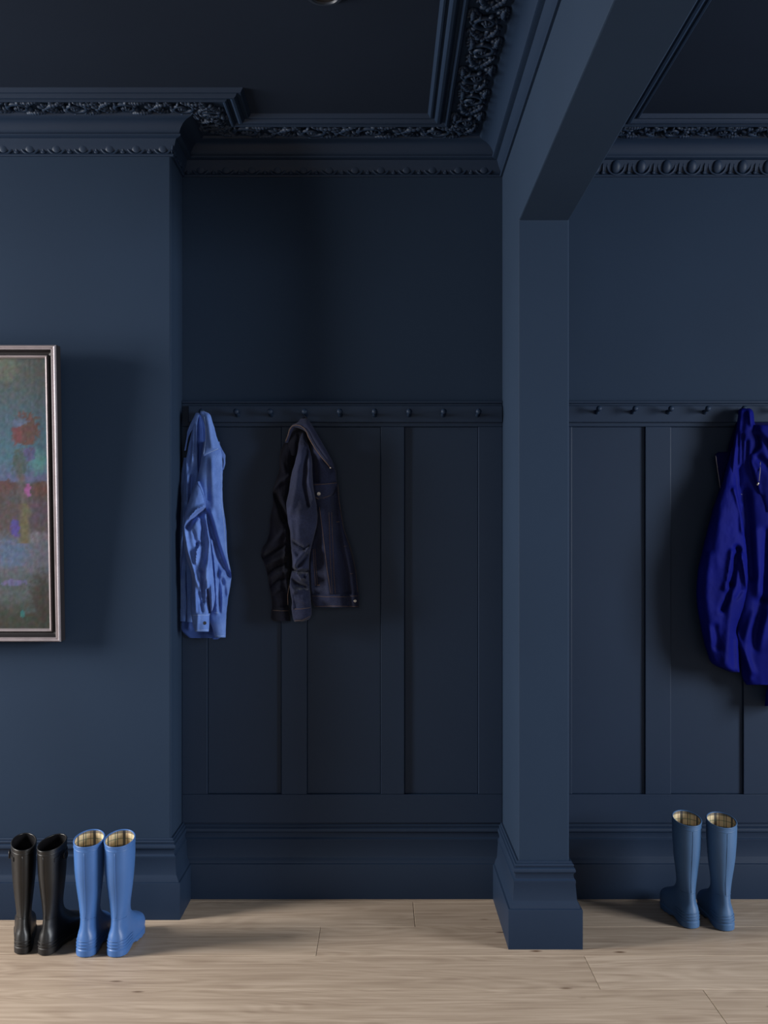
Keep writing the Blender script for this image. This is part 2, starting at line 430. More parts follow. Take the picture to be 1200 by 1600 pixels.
def ornament(parent, a, b, nrm, e0, e1, relief=1.0):
    """foliage and eggs on the run a->b; e0/e1: +1 convex (the soffit band is longer than the wall), -1 concave, 0 plain end"""
    a = Vector(a); b = Vector(b); d = (b-a).normalized(); nrm = Vector(nrm)
    D = 0.150
    s0 = -D*e0; s1 = (b-a).length + D*e1
    n = max(1, round((s1-s0)/0.36)); st = (s1-s0)/n
    for k in range(n):
        flip = 1
        xd = Vector((d.x, d.y, 0)); yd = Vector((nrm.x, nrm.y, 0))
        s = s0 + st*k
        if xd.cross(yd).z < 0: s += st
        p = a + d*s + nrm*D
        put('foliage_ornament', FOL[k % 2], parent, (p.x, p.y, 2.788), xd, yd, st/0.36)
    if not relief: return
    s0 = -0.02*e0; s1 = (b-a).length + 0.02*e1
    n = max(1, round((s1-s0)/0.095)); st = (s1-s0)/n
    for k in range(n):
        p = a + d*(s0 + st*(k+0.5)) + nrm*0.003
        put('egg_and_dart', EGG, parent, (p.x, p.y, 2.701), Vector((d.x,d.y,0)), Vector((nrm.x,nrm.y,0)), 1.0, relief)
ornament(trims[0], (-2.4,YC), (XC,YC), (0,-1), 0, 1, 0.46)
ornament(trims[1], (XC,YC), (XC,YB), (1,0), 1, -1, 0.46)
ornament(trims[1], (XC,YB), (XP0,YB), (0,-1), -1, -1, 0.46)
ornament(trims[2], (XP0,YB), (XP0,0.6), (-1,0), -1, 0, 0)
ornament(trims[3], (XP1,0.6), (XP1,YB), (1,0), 0, -1, 0)
ornament(trims[4], (XP1,YB), (2.6,YB), (0,-1), -1, 0, 0.85)

# ------------------------------------------------------------------ wainscot panelling
BW = 0.014
def wx(px): return (px - VX) / 421.0
def wz(py): return H - (py - VY) / 421.0
def board(name, parent, x0, x1, z0, z1, th=BW, y=YB, mat=None):
    return MB().box(x0, x1, y - th, y + 0.002, z0, z1).build(name, mat or M_trim, parent, bevel=0.0022)
def panelling(name, label, x0, x1, stiles):
    root = empty(name, ((x0+x1)/2, YB, 0.276)); struct(root, label)
    def ch(o):
        o.parent = root; o.matrix_parent_inverse = Matrix.Translation(-Vector(root.location)); return o
    zt, zp0, zp1, zb = wz(631), wz(667), wz(1240), 0.274
    ch(board('top_rail', None, x0, x1, zp0, zt)); ch(board('bottom_rail', None, x0, x1, zb, zp1))
    ch(board('cap_moulding', None, x0, x1, zt, zt + 0.009, BW + 0.006))
    for a, b in stiles: ch(board('stile', None, a, b, zp1 + 0.0003, zp0 - 0.0003))
    edges = [stiles[i][1] for i in range(len(stiles)-1)], [stiles[i+1][0] for i in range(len(stiles)-1)]
    for a, b in zip(*edges):
        ch(board('panel', None, a + 0.0005, b - 0.0005, zp1 + 0.0005, zp0 - 0.0005, 0.002))
    return root
panelling('trim_6', 'navy recessed panelling in the alcove', XC, XP0,
          [(XC, wx(325)), (wx(440), wx(480)), (wx(595), wx(632)), (wx(747), XP0)])
st = [(XP1, wx(893)), (wx(1007), wx(1047)), (wx(1160), wx(1200))]
while st[-1][1] < XR - 0.5: st.append((st[-1][0] + 0.3634, st[-1][1] + 0.3634))
st[-1] = (st[-1][0], XR)
panelling('trim_7', 'navy recessed panelling to the right of the pillar', XP1, XR, st)

# ------------------------------------------------------------------ peg rails
def peg_mesh():
    m = MB()
    m.lathe([(0.0085,-0.001),(0.0088,0.003),(0.0062,0.007),(0.0052,0.016),(0.0050,0.030),(0.0062,0.036),(0.0092,0.040),(0.0105,0.045),(0.0102,0.051),(0.0080,0.055),(0.004,0.0570)],
            axis=(0, -0.985, 0.17), n=14)
    me = bpy.data.meshes.new('peg'); me.from_pydata([tuple(p) for p in m.v], [], m.f); me.materials.append(M_trim)
    me.polygons.foreach_set('use_smooth', [True]*len(me.polygons)); me.update()
    return me
PEG = peg_mesh()
RT = 0.030
def peg_rail(x0, x1, xs, zc, label):
    o = MB().box(x0, x1, YB - RT, YB - BW + 0.0002, wz(661), wz(635)).build('peg_rail', M_trim, None, bevel=0.003)
    tag(o, label, 'peg rail')
    for x in xs:
        p = bpy.data.objects.new('peg', PEG); COL.objects.link(p); p.parent = o; p.location = (x, YB - RT, zc)
    return o
DP = YB - RT
peg_rail(wx(296), XP0 - 0.001, [(px - VX)*(DP-0.045)/F for px in (315, 369, 422, 476, 531, 585.5, 639.5, 693.5, 748)], wz(650), 'dark blue peg rail in the alcove, between chimney breast and pillar')
peg_rail(XP1 + 0.001, 2.6, [(px - VX)*(DP-0.04)/F for px in (935.5, 992, 1048, 1105.5, 1162, 1218, 1275, 1331)], wz(645.5), 'dark blue peg rail to the right of the pillar')

# ------------------------------------------------------------------ ceiling fitting
m = MB(); m.lathe([(0.050, 0.001), (0.050, -0.004), (0.046, -0.008), (0.038, -0.008), (0.036, -0.003), (0.035, -0.002)], n=28)
df = m.build('downlight_ring', paint('ceiling_fitting_paint', lin(34, 44, 58), 0.5), None, smooth=True, sharp=40)
df.location = (-0.156, 3.024, ZC)
tag(df, 'small round dark fitting set in the ceiling', 'ceiling light')
g = MB().lathe([(0.036, 0.0), (0.036, -0.0025), (0.001, -0.0025)], n=24).build('diffuser', M_dark, df)

# ------------------------------------------------------------------ rubber boots
M_blue_r = paint('blue_rubber', lin(60, 97, 152), 0.42, 0.06, 12, 0.02, 90, 0.4)
M_blue_r2 = paint('faded_blue_rubber', lin(60, 90, 126), 0.5, 0.06, 12, 0.02, 90, 0.4)
M_black_r = paint('black_rubber', lin(13, 12, 13), 0.42, 0.2, 14, 0.03, 90, 0.5)
M_black_s = paint('black_rubber_sole', lin(22, 18, 17), 0.6, 0.25, 40, 0.1, 90, 0.4)
M_black_l = paint('black_lining', lin(18, 17, 19), 0.95, 0.2, 40, 0.1, 300, 0.1)
M_buckle = paint('dark_buckle', lin(50, 48, 48), 0.35, 0.1, 20, 0, 1, 0.5, 0.8)
def plaid():
    m, nt, b = newmat('plaid_lining')
    uv = N(nt, 'ShaderNodeUVMap'); sx = N(nt, 'ShaderNodeSeparateXYZ'); nt.links.new(uv.outputs[0], sx.inputs[0])
    def band(src, freq, off, w_):
        a = N(nt, 'ShaderNodeMath', operation='MULTIPLY_ADD'); a.inputs[1].default_value = freq; a.inputs[2].default_value = off
        nt.links.new(src, a.inputs[0]); fr = N(nt, 'ShaderNodeMath', operation='FRACT'); nt.links.new(a.outputs[0], fr.inputs[0])
        lt = N(nt, 'ShaderNodeMath', operation='LESS_THAN'); lt.inputs[1].default_value = w_; nt.links.new(fr.outputs[0], lt.inputs[0])
        return lt.outputs[0]
    cur = None
    base = lin(205, 184, 146)
    last = None
    for src, freq, off, w_, c, fac in ((0, 5, 0.1, 0.16, lin(40, 44, 56), 0.85), (0, 5, 0.42, 0.05, lin(40, 44, 56), 0.85), (0, 5, 0.55, 0.05, lin(70, 100, 80), 0.8), (0, 5, 0.82, 0.04, lin(120, 60, 50), 0.7),
                                       (1, 22, 0.2, 0.2, lin(40, 44, 56), 0.7), (1, 22, 0.6, 0.06, lin(70, 100, 80), 0.7)):
        bd = band(sx.outputs[src], freq, off, w_)
        mu = N(nt, 'ShaderNodeMath', operation='MULTIPLY'); mu.inputs[1].default_value = fac; nt.links.new(bd, mu.inputs[0])
        mx = N(nt, 'ShaderNodeMixRGB'); mx.inputs[2].default_value = c; nt.links.new(mu.outputs[0], mx.inputs['Fac'])
        if last is None: mx.inputs[1].default_value = base
        else: nt.links.new(last, mx.inputs[1])
        last = mx.outputs[0]
    nt.links.new(last, b.inputs['Base Color']); b.inputs['Roughness'].default_value = 0.9
    return m
M_plaid = plaid()
BOOT = [  # z, back, front, half width at heel, half width at ball
 (0.016,-0.064,0.200,0.029,0.043),(0.030,-0.066,0.210,0.0305,0.0445),(0.045,-0.064,0.210,0.030,0.0445),(0.058,-0.061,0.199,0.029,0.0425),(0.068,-0.058,0.180,0.0285,0.0395),
 (0.077,-0.056,0.154,0.028,0.0355),(0.086,-0.054,0.128,0.028,0.0325),(0.097,-0.052,0.104,0.028,0.0305),(0.112,-0.049,0.081,0.0285,0.0295),
 (0.130,-0.047,0.064,0.030,0.030),(0.155,-0.047,0.055,0.033,0.033),(0.190,-0.051,0.055,0.038,0.038),(0.240,-0.059,0.061,0.044,0.044),(0.300,-0.064,0.065,0.0475,0.0475),(0.352,-0.066,0.066,0.048,0.048)]
NB = 40
def boot_ring(z, grow=0.0, wk=1.0, tilt=0.012, zshift=True):
    yb, yf, wb, wf = interp(BOOT, z)
    yb -= grow; yf += grow; wb = wb*wk + grow; wf = wf*wk + grow
    yc, hy = (yb+yf)/2, (yf-yb)/2; out = []
    long_ = min(1, max(0, (yf-yb-0.13)/0.12))
    for k in range(NB):
        t = 2*math.pi*k/NB
        y = yc + hy*math.cos(t); s = (y-yb)/(yf-yb)
        wd = wb + (wf-wb)*s*s*(3-2*s)
        sn = math.sin(t)
        Rb = min(hy, wb*1.15 + (hy - wb*1.15)*(1-long_)); Rf = min(hy, wf*1.75 + (hy - wf*1.75)*(1-long_))
        qb = max(0, (yb + Rb - y)/Rb); qf = max(0, (y - yf + Rf)/Rf)
        x = wd*math.copysign(math.sqrt(max(0, 1 - min(1, max(qb, qf))**2)), sn)
        if abs(sn) < 1e-6: x = 0.0
        x += long_*0.010*math.sin(math.pi*min(1, max(0, (s-0.3)/0.7))*0.5)*0.5
        zz = z
        if z > 0.19: zz += tilt*((z-0.19)/0.162)**1.5*(y/0.065)
        out.append(Vector((x, y, zz)))
    return out
def boot(name_label, px, py, rz, kind, group, wk=1.0, hs=1.0, mirror=1):
    """px,py: where the back of the heel meets the floor"""
    depth = H*F/(py - VY); cx = (px - VX)*depth/F
    off = Matrix.Rotation(rz, 3, 'Z') @ Vector((0, 0.066, 0))
    root = empty('rubber_boot', (cx + off.x, depth + off.y, 0), rz)
    tag(root, name_label, 'boot', group)
    if mirror < 0 or hs != 1.0: root.scale = (mirror, 1, hs)
    mu = {'blue': M_blue_r, 'faded': M_blue_r2, 'black': M_black_r}[kind]
    ms = M_black_s if kind == 'black' else mu
    ml = M_black_l if kind == 'black' else M_plaid
    # upper
    zs = [0.016, 0.022, 0.03, 0.038, 0.046, 0.053, 0.06, 0.066, 0.072, 0.077, 0.082, 0.087, 0.092, 0.098, 0.105, 0.112, 0.121, 0.13, 0.142, 0.155, 0.17, 0.19, 0.21, 0.235, 0.26, 0.285, 0.31, 0.33, 0.352]
    rings = [boot_ring(z, 0, wk) for z in zs]
    rnd = random.Random(int(px))
    for i, r in enumerate(rings):
        if 0.1 < zs[i] < 0.34:
            for p in r:
                d = 0.0016*noise.noise(Vector((p.x*14, p.y*14, p.z*26 + px)))
                p.x *= 1 + d*14; p.y *= 1 + d*10
    upper = MB().rings(rings, True, True, False).build('upper', mu, root, smooth=True)
    # lining: inside wall and floor
    inn = [boot_ring(z, -0.0035, wk) for z in (0.352, 0.33, 0.30, 0.26, 0.22, 0.18, 0.15)]
    mb = MB().rings(inn, True, False, True)
    lo = mb.build('lining', ml, root, smooth=True)
    uvl = lo.data.uv_layers.new(name='UVMap')
    for poly in lo.data.polygons:
        ks = [i % NB for i in poly.vertices]; wrap = (0 in ks and NB-1 in ks)
        for li in poly.loop_indices:
            vi = lo.data.loops[li].vertex_index; k = vi % NB
            uvl.data[li].uv = ((1.0 if (wrap and k == 0) else k/NB), lo.data.vertices[vi].co.z)
    # rim
    top = boot_ring(0.352, 0, wk)
    def loop_tube(ring, r, nm, mt, flat=1.0, par=None):
        m = MB(); n = len(ring); rr = []
        c = sum(ring, Vector())/n
        for i, p in enumerate(ring):
            o_ = (p-c); o_.z = 0; o_.normalize()
            rr.append([p + o_*math.cos(a)*r + Vector((0,0,1))*math.sin(a)*r*flat for a in [2*math.pi*q/8 for q in range(8)]])
        rr.append(rr[0]); m.rings(rr, True, False, False)
        return m.build(nm, mt, par or root, smooth=True)
    loop_tube([p + Vector((0,0,0.0005)) for p in boot_ring(0.352, -0.0015, wk)], 0.0026, 'rim', mu)
    loop_tube(boot_ring(0.338, -0.0004, wk), 0.0013, 'rim_band', mu, 1.6, upper)
    # sole with heel, arch and notched edge
    def sole_ring(z0, grow, lift):
        r = boot_ring(0.020, grow, wk)
        for k, p in enumerate(r):
            arch = math.exp(-((p.y-0.035)/0.028)**2)*0.012 + max(0, (p.y-0.14)/0.07)**2*0.006
            p.z = z0 + (arch + (0.004 if (k % 2 and p.y > 0.07) else 0.0))*lift
        return r
    sole = MB().rings([sole_ring(0.0, -0.002, 1), sole_ring(0.003, 0.0025, 1), sole_ring(0.013, 0.0030, 0.4), sole_ring(0.021, 0.0030, 0), sole_ring(0.024, 0.0005, 0)], True, True, True).build('sole', ms, root, smooth=True, sharp=35)
    for zb in (0.031, 0.040, 0.049) if kind != 'black' else (0.030, 0.041):
        r = [p for p in boot_ring(zb, 0.0006, wk)]
        k0 = int(NB*0.30); k1 = int(NB*0.70)
        MB().tube(r[k0:k1+1], [0.0004] + [0.0018]*(k1-k0-1) + [0.0004], 6).build('heel_band', ms, sole, smooth=True)
    r = boot_ring(0.112, 0.0002, wk)
    MB().tube(r[int(NB*0.33):int(NB*0.67)+1], 0.0009, 5).build('ankle_seam', mu, upper, smooth=True)
    MB().tube([(0, interp(BOOT, z)[0]-0.0002 + (0), z + (0.012*((z-0.19)/0.162)**1.5*(-1) if z > 0.19 else 0)) for z in [0.115 + 0.0115*k for k in range(20)]], 0.0011, 5).build('back_seam', mu, upper, smooth=True)
    if kind == 'black':
        # side strap with a ring buckle on the outer side
        ks = [k for k in range(int(NB*0.10), int(NB*0.42))]
        up, lo_ = boot_ring(0.323, 0.002, wk), boot_ring(0.308, 0.002, wk)
        up2, lo2 = boot_ring(0.323, 0.0, wk), boot_ring(0.308, 0.0, wk)
        rr = [[up[k], lo_[k], lo2[k], up2[k]] for k in ks]
        strap = MB().rings(rr).build('strap', mu, root, smooth=True, sharp=40)
        k = ks[len(ks)//2]; c = (up[k]+lo_[k])/2 + Vector((0.003, 0, 0))
        ring = [c + Vector((0, 0.013*math.cos(a), 0.013*math.sin(a))) for a in [2*math.pi*q/20 for q in range(21)]]
        MB().tube(ring, 0.0022, 6).build('buckle', M_buckle, strap, smooth=True)
    return root
G1 = 'boots beside the chimney breast'
boot('black rubber boot at the far left, narrowest of the four', 35, 1492, math.radians(14), 'black', G1, 0.82, 0.97, -1)
boot('black rubber boot with side buckle, next to the blue pair', 67, 1494, math.radians(-9), 'black', G1, 0.86, 0.97)
boot('bright blue rubber boot with plaid lining, beside the black boots', 131, 1497, math.radians(0), 'blue', G1, 1.0, 1.02, -1)
boot('bright blue rubber boot nearest the chimney breast corner, plaid lining', 179, 1497, math.radians(-1), 'blue', G1, 1.0, 1.02)
G2 = 'boots to the right of the pillar'
boot('greyish blue rubber boot right of the pillar, the nearer to it', 1083, 1452, math.radians(3), 'faded', G2, 1.0, 1.02, -1)
boot('greyish blue rubber boot right of the pillar, under the royal blue jacket', 1137, 1456, math.radians(1), 'faded', G2, 1.03, 1.02)

# ------------------------------------------------------------------ framed painting, hung leaning forward from the wall
FX1, FX0 = -1.112, -1.96
FZ0 = 0.972; FH = 1.02
pic = empty('framed_painting', ((FX0+FX1)/2, YC - 0.002, FZ0))
pic.rotation_euler = (math.radians(3.4), 0, 0)
tag(pic, 'framed landscape painting of a red-crowned tree in a pewter grey frame', 'painting')
M_frame = paint('pewter_frame', lin(168, 158, 162), 0.32, 0.1, 20, 0.02, 200, 0.5, 0.55)
M_groove = paint('ebonised_groove', lin(30, 27, 30), 0.5, 0.1)
FP = [(0.0,0.0),(0.0,0.050),(0.002,0.057),(0.005,0.060),(0.0085,0.059),(0.0100,0.055),(0.0115,0.055),(0.0130,0.0565),(0.0160,0.056),(0.0185,0.052),
      (0.0205,0.042),(0.0240,0.036),(0.0300,0.034),(0.0330,0.035),(0.0340,0.041),(0.0365,0.043),(0.0400,0.042),(0.0430,0.036),(0.0440,0.026),(0.0440,0.0)]
hw, = ((FX1-FX0)/2,)
corners = [(-hw, 0), (hw, 0), (hw, FH), (-hw, FH)]; inward = [(1,1), (-1,1), (-1,-1), (1,-1)]
for i in range(4):
    j = (i+1) % 4
    rings = [[Vector((corners[q][0] + inward[q][0]*s, -h, corners[q][1] + inward[q][1]*s)) for s, h in FP] for q in (i, j)]
    o = MB().rings(rings).build('frame_rail', M_frame, pic, smooth=True, sharp=30)
    o.data.materials.append(M_groove)
    for p in o.data.polygons[:len(FP)]:
        if p.index in (0, 8, 9, 10, 11, 12, 18): p.material_index = 1
def canvas():
    nx, nz = 150, 190
    x0, x1, z0, z1 = -hw + 0.042, hw - 0.042, 0.042, FH - 0.042
    vs, fs, cols = [], [], []
    def nz_(x, y, s, o=0): return noise.noise(Vector((x*s, y*s, o)))
    def mix(a, b, t): t = max(0, min(1, t)); return tuple(p + (q-p)*t for p, q in zip(a, b))
    def blob(x, y, cx, cy, rx, ry, soft=0.35):
        d = math.sqrt(((x-cx)/rx)**2 + ((y-cy)/ry)**2) + 0.5*nz_(x, y, 0.16, cx) + 0.3*nz_(x, y, 0.4, cy)
        return max(0, min(1, (1-d)/soft + 0.5))
    for j in range(nz+1):
        for i in range(nx+1):
            X = x0 + (x1-x0)*i/nx; Z = z0 + (z1-z0)*j/nz
            vs.append((X, -0.028 - 0.0008*nz_(X, Z, 120, 5), Z))
            # picture units: right inner edge ~66, top ~563, bottom ~978
            x = 66 - (x1 - X)*455; y = 563 + (z1 - Z)/(z1-z0)*415
            xx = x + 5*nz_(x, y, 0.09, 1); yy = y + 6*nz_(x, y, 0.07, 2)
            c = (84, 92, 92)
            c = mix(c, (74, 106, 128), (yy-590)/70); c = mix(c, (72, 116, 138), (yy-660)/60)
            c = mix(c, (92, 102, 146), (yy-715)/30)
            c = mix(c, (112, 120, 104), blob(x, y, 2, 575, 20, 22, 0.8)*0.7)
            c = mix(c, (84, 150, 152), blob(x, y, 52, 722, 14, 16, 0.7)*0.8)
            c = mix(c, (90, 78, 82), (yy-748)/7); c = mix(c, (100, 66, 68), blob(x, y, 0, 758, 17, 9)*0.9); c = mix(c, (104, 70, 66), blob(x, y, 55, 762, 15, 11)*0.9)
            c = mix(c, (78, 86, 92), blob(x, y, 14, 775, 12, 10, 0.7)*0.6); c = mix(c, (92, 78, 104), blob(x, y, 48, 800, 22, 18, 0.8)*0.7)
            c = mix(c, (104, 108, 126), (yy-822)/20); c = mix(c, (90, 112, 150), blob(x, y, 6, 860, 26, 20, 0.8)); c = mix(c, (128, 124, 140), blob(x, y, 46, 836, 20, 8, 0.7)*0.8)
            c = mix(c, (86, 96, 100), (yy-880)/25); c = mix(c, (108, 104, 158), blob(x, y, 8, 906, 18, 5)*0.9)
            c = mix(c, (62, 66, 58), (yy-930)/25); c = mix(c, (64, 58, 54), blob(x, y, 52, 930, 16, 34, 0.8)*0.8)
            # tree
            tw = 3.6 + max(0, (y-700))*0.03
            tx = 21 + 8*max(0, min(1, (y-730)/60)) - 3*max(0, (y-800)/50)
            if 725 < y < 846: c = mix(c, (112, 106, 78) if y > 785 else (100, 92, 96), 1.3 - abs(xx-tx)/tw*0.8 if abs(xx-tx) < tw*1.5 else 0)
            c = mix(c, (76, 92, 92), blob(x, y, 22, 722, 12, 18)*0.9); c = mix(c, (92, 84, 140), blob(x, y, 38, 708, 9, 12)*0.85)
            c = mix(c, (104, 74, 72), blob(x, y, 33, 672, 20, 25, 0.25)); c = mix(c, (128, 66, 76), blob(x, y, 19, 678, 9, 14)*0.8)
            c = mix(c, (92, 110, 142), blob(x+0.7*(y-659), y, 24, 661, 11, 7, 0.4))
            c = mix(c, (170, 90, 160), blob(x, y, 34, 764, 4.5, 10)); c = mix(c, (84, 72, 170), blob(x, y, 13, 822, 7.5, 13)*0.9)
            c = mix(c, (40, 136, 140), blob(x, y, 22, 955, 3.5, 5)*0.8); c = mix(c, (70, 100, 110), blob(x, y, 34, 950, 9, 4, 0.8)*0.5)
            gr = 0.3*c[0] + 0.5*c[1] + 0.2*c[2]; c = tuple((gr + (t-gr)*0.88)*0.74 for t in c)
            ca, sa = 0.83, 0.56; xr_, yr_ = ca*xx + sa*yy, -sa*xx + ca*yy
            k = 1 + 0.26*nz_(xr_*0.45, yr_, 0.2, 8) + 0.18*nz_(xr_, yr_*0.5, 0.37, 9)
            hue = 10*nz_(x, y, 0.12, 21); c = (c[0] + hue, c[1] - 0.3*hue, c[2] + 8*nz_(x, y, 0.15, 22))
            cols.append([min(1, t*k) for t in lin(*c)[:3]] + [1])
    n = nx+1
    for j in range(nz):
        for i in range(nx):
            fs.append((j*n+i, j*n+i+1, (j+1)*n+i+1, (j+1)*n+i))
    mt, nt, b = newmat('oil_paint')
    at_ = N(nt, 'ShaderNodeVertexColor', layer_name='Col'); nt.links.new(at_.outputs['Color'], b.inputs['Base Color'])
    b.inputs['Roughness'].default_value = 0.6; b.inputs['Specular IOR Level'].default_value = 0.25
    o = mesh('canvas', vs, fs, mt, pic, smooth=True)
    a = o.data.color_attributes.new('Col', 'FLOAT_COLOR', 'POINT')
    a.data.foreach_set('color', [t for c in cols for t in c])
    return o
canvas()
MB().box(-hw+0.02, hw-0.02, -0.022, -0.004, 0.02, FH-0.02).build('backing_board', M_dark, pic)

# ------------------------------------------------------------------ clothes
def seg_d(x, y, pts):
    best = 1e9
    for (x0, y0), (x1, y1) in zip(pts, pts[1:]):
        dx, dy = x1-x0, y1-y0; l = dx*dx+dy*dy
        t = max(0, min(1, ((x-x0)*dx+(y-y0)*dy)/l)) if l else 0
        d = (x-x0-t*dx)**2 + (y-y0-t*dy)**2
        if d < best: best = d
    return math.sqrt(best)
GAIN = [1.0]      # how deep the folds of the garment being built are
class Layer:
    """one layer of cloth, built as a closed padded shell. rows: (y, x_left, x_right, off) traced in photo units at the
    distance 'off' (metres) in front of the back wall; bulge: how far its middle stands out; folds: (polyline, width, height)."""
    def __init__(s, rows, bulge, folds=(), ncol=34, step=2.2, pw=2.0, thick=0.012, wr=0.0012, wrs=0.11, edge=0.5, seed=0):
        s.rows = rows; s.bulge = bulge; s.folds = [(p, w_, a*GAIN[0]) for p, w_, a in folds]; s.ncol = ncol; s.step = step; s.pw = pw; s.thick = thick
        s.wr = wr; s.wrs = wrs; s.edge = edge; s.seed = seed
    def prof(s, u): return max(0, 1 - abs(2*u-1)**s.pw)**(1/s.pw)
    def off(s, x, y, u=None):
        xl, xr, o = interp(s.rows, y)
        if u is None: u = max(0, min(1, (x-xl)/max(xr-xl, 1e-6)))
        p = s.prof(u); d = o + s.bulge*p*min(1, (xr-xl)/26)
        ew = min(1, p*2.5)
        for pts, w_, a in s.folds:
            q = seg_d(x, y, pts)
            if q < 3*w_: d += a*math.exp(-(q/w_)**2)*ew
        d += s.wr*ew*(noise.noise(Vector((x*s.wrs, y*s.wrs*0.6, s.seed))) + 0.5*noise.noise(Vector((x*s.wrs*2.6, y*s.wrs*1.6, s.seed+3))))
        return d
    def pt(s, x, y, extra=0.0):
        return at(x, y, YB - s.off(x, y) - extra)
    def build(s, name, mat, parent, cap_top=True, cap_bottom=True):
        y0, y1 = s.rows[0][0], s.rows[-1][0]; ny = max(3, int((y1-y0)/s.step)); n = s.ncol
        vs, fs = [], []
        for j in range(ny+1):
            y = y0 + (y1-y0)*j/ny
            xl, xr, o = interp(s.rows, y)
            xl += s.edge*noise.noise(Vector((y*0.12, 1.7, s.seed))); xr += s.edge*noise.noise(Vector((y*0.12, 9.3, s.seed)))
            ring = []
            for i in range(n+1):
                u = 0.5 - 0.5*math.cos(math.pi*i/n)
                x = xl + (xr-xl)*u; ring.append(at(x, y, YB - s.off(x, y, u)))
            for i in range(n-1, 0, -1):
                u = 0.5 - 0.5*math.cos(math.pi*i/n)
                x = xl + (xr-xl)*u; p = s.prof(u); f_ = s.off(x, y, u)
                ring.append(at(x, y, YB - max(0.031 if y < 663 else 0.0165, min(f_ - 0.002, o - s.thick*p))))
            vs += ring
        k = 2*n
        for j in range(ny):
            for i in range(k):
                i2 = (i+1) % k
                fs.append((j*k+i, (j+1)*k+i, (j+1)*k+i2, j*k+i2))
        if cap_top: fs.append(tuple(range(k)))
        if cap_bottom: fs.append(tuple(ny*k + i for i in range(k-1, -1, -1)))
        s.obj = mesh(name, vs, fs, mat, parent, smooth=True, sharp=75)
        return s.obj
def ribbon_on(layer, pts, r, name, mat, parent, n=None, extra=0.0006):
    """a thin cord (stitching, edge) lying on a layer along pts"""
    out = []
    for (x0, y0), (x1, y1) in zip(pts, pts[1:]):
        k = max(2, int(math.hypot(x1-x0, y1-y0)/2.5))
        out += [layer.pt(x0+(x1-x0)*t/k, y0+(y1-y0)*t/k, extra) for t in range(k)]
    out.append(layer.pt(*pts[-1], extra))
    return MB().tube(out, r, 5).build(name, mat, layer.obj, smooth=True)
def button_on(layer, x, y, r, name, mat, parent, extra=0.001):
    p = layer.pt(x, y, extra)
    return MB().lathe([(r*0.9, -0.0015), (r, 0.0), (r, 0.0012), (r*0.8, 0.002), (r*0.62, 0.0014), (r*0.05, 0.0014)], c=p, axis=(0.1, -1, 0.1), n=14).build(name, mat, layer.obj, smooth=True)

# --- chambray shirt
M_shirt = fabric('chambray', lin(66, 97, 166), lin(108, 140, 206), 0.85, 1100, 0.2, 18, 0.1)
M_shirt_in = fabric('chambray_inside', lin(44, 66, 128), lin(64, 92, 162), 0.9, 1100, 0.2, 18, 0.05)
M_thread_b = paint('pale_blue_thread', lin(150, 176, 220), 0.9, 0.05)
M_button_d = paint('dark_button', lin(40, 42, 48), 0.35, 0.05)
GAIN[0] = 1.6
root = empty('shirt', at(315, 648, YB - 0.05)); tag(root, 'light blue chambray shirt hanging from a peg beside the chimney breast', 'shirt')
def own(o):
    if o.parent: return o
    o.parent = root; o.matrix_parent_inverse = Matrix.Translation(-Vector(root.location)); return o
# back of the shirt, hanging behind everything
L = Layer([(648,311,317,0.040),(690,300,338,0.026),(740,289,345,0.022),(820,286,350,0.020),(900,286,352,0.020),(960,285,350,0.020),(985,284,340,0.020),(997,296,334,0.022)], 0.010,
          [([(300,700),(296,980)],4,0.006),([(318,860),(322,990)],5,0.008)], seed=1)
own(L.build('back_panel', M_shirt_in, None))
# far sleeve at the left
L = Layer([(715,287,297,0.034),(745,283,297,0.034),(790,283,294,0.034),(830,281,293,0.032),(870,277,292,0.030),(905,275,290,0.030),(930,277,291,0.030),(950,278,292,0.030),(970,281,291,0.030)], 0.018,
          [([(289,760),(284,850),(280,900)],3,0.006),([(288,840),(284,900)],2.5,-0.006)], ncol=20, seed=2, thick=0.018)
SL2 = L; own(L.build('far_sleeve', M_shirt, None))
L = Layer([(951,277,291,0.033),(956,277,291,0.034),(971,279.5,291,0.034)], 0.019, [], ncol=18, seed=2, thick=0.02, step=1.5)
own(L.build('far_cuff', M_shirt, None)); own(button_on(L, 280.5, 961, 0.004, 'button', M_button_d, None))
# left front (inside seen past the placket)
L = Layer([(646,309,312,0.060),(660,304,308.5,0.062),(690,296,308,0.060),(720,290.5,308.5,0.058),(745,287.5,309.5,0.056),(775,286,306,0.052),(800,287,303,0.048),(860,290,304,0.046),(920,292,304,0.044),(960,292,303,0.042),(972,292,303,0.042)], 0.014,
          [([(303,665),(300,720)],3,0.006),([(293,730),(292,780)],2.6,0.006),([(299,690),(293,740)],2.4,-0.006),([(300,745),(297,790)],3,-0.010)], seed=3)
own(L.build('left_front', M_shirt, None))
L = Layer([(648,310.6,313,0.052),(660,311,316,0.052),(690,311,317.5,0.050),(720,310.5,316,0.050),(737,309.5,313.5,0.050)], 0.008, [], ncol=14, seed=33, thick=0.006)
own(L.build('placket', M_shirt_in, None))
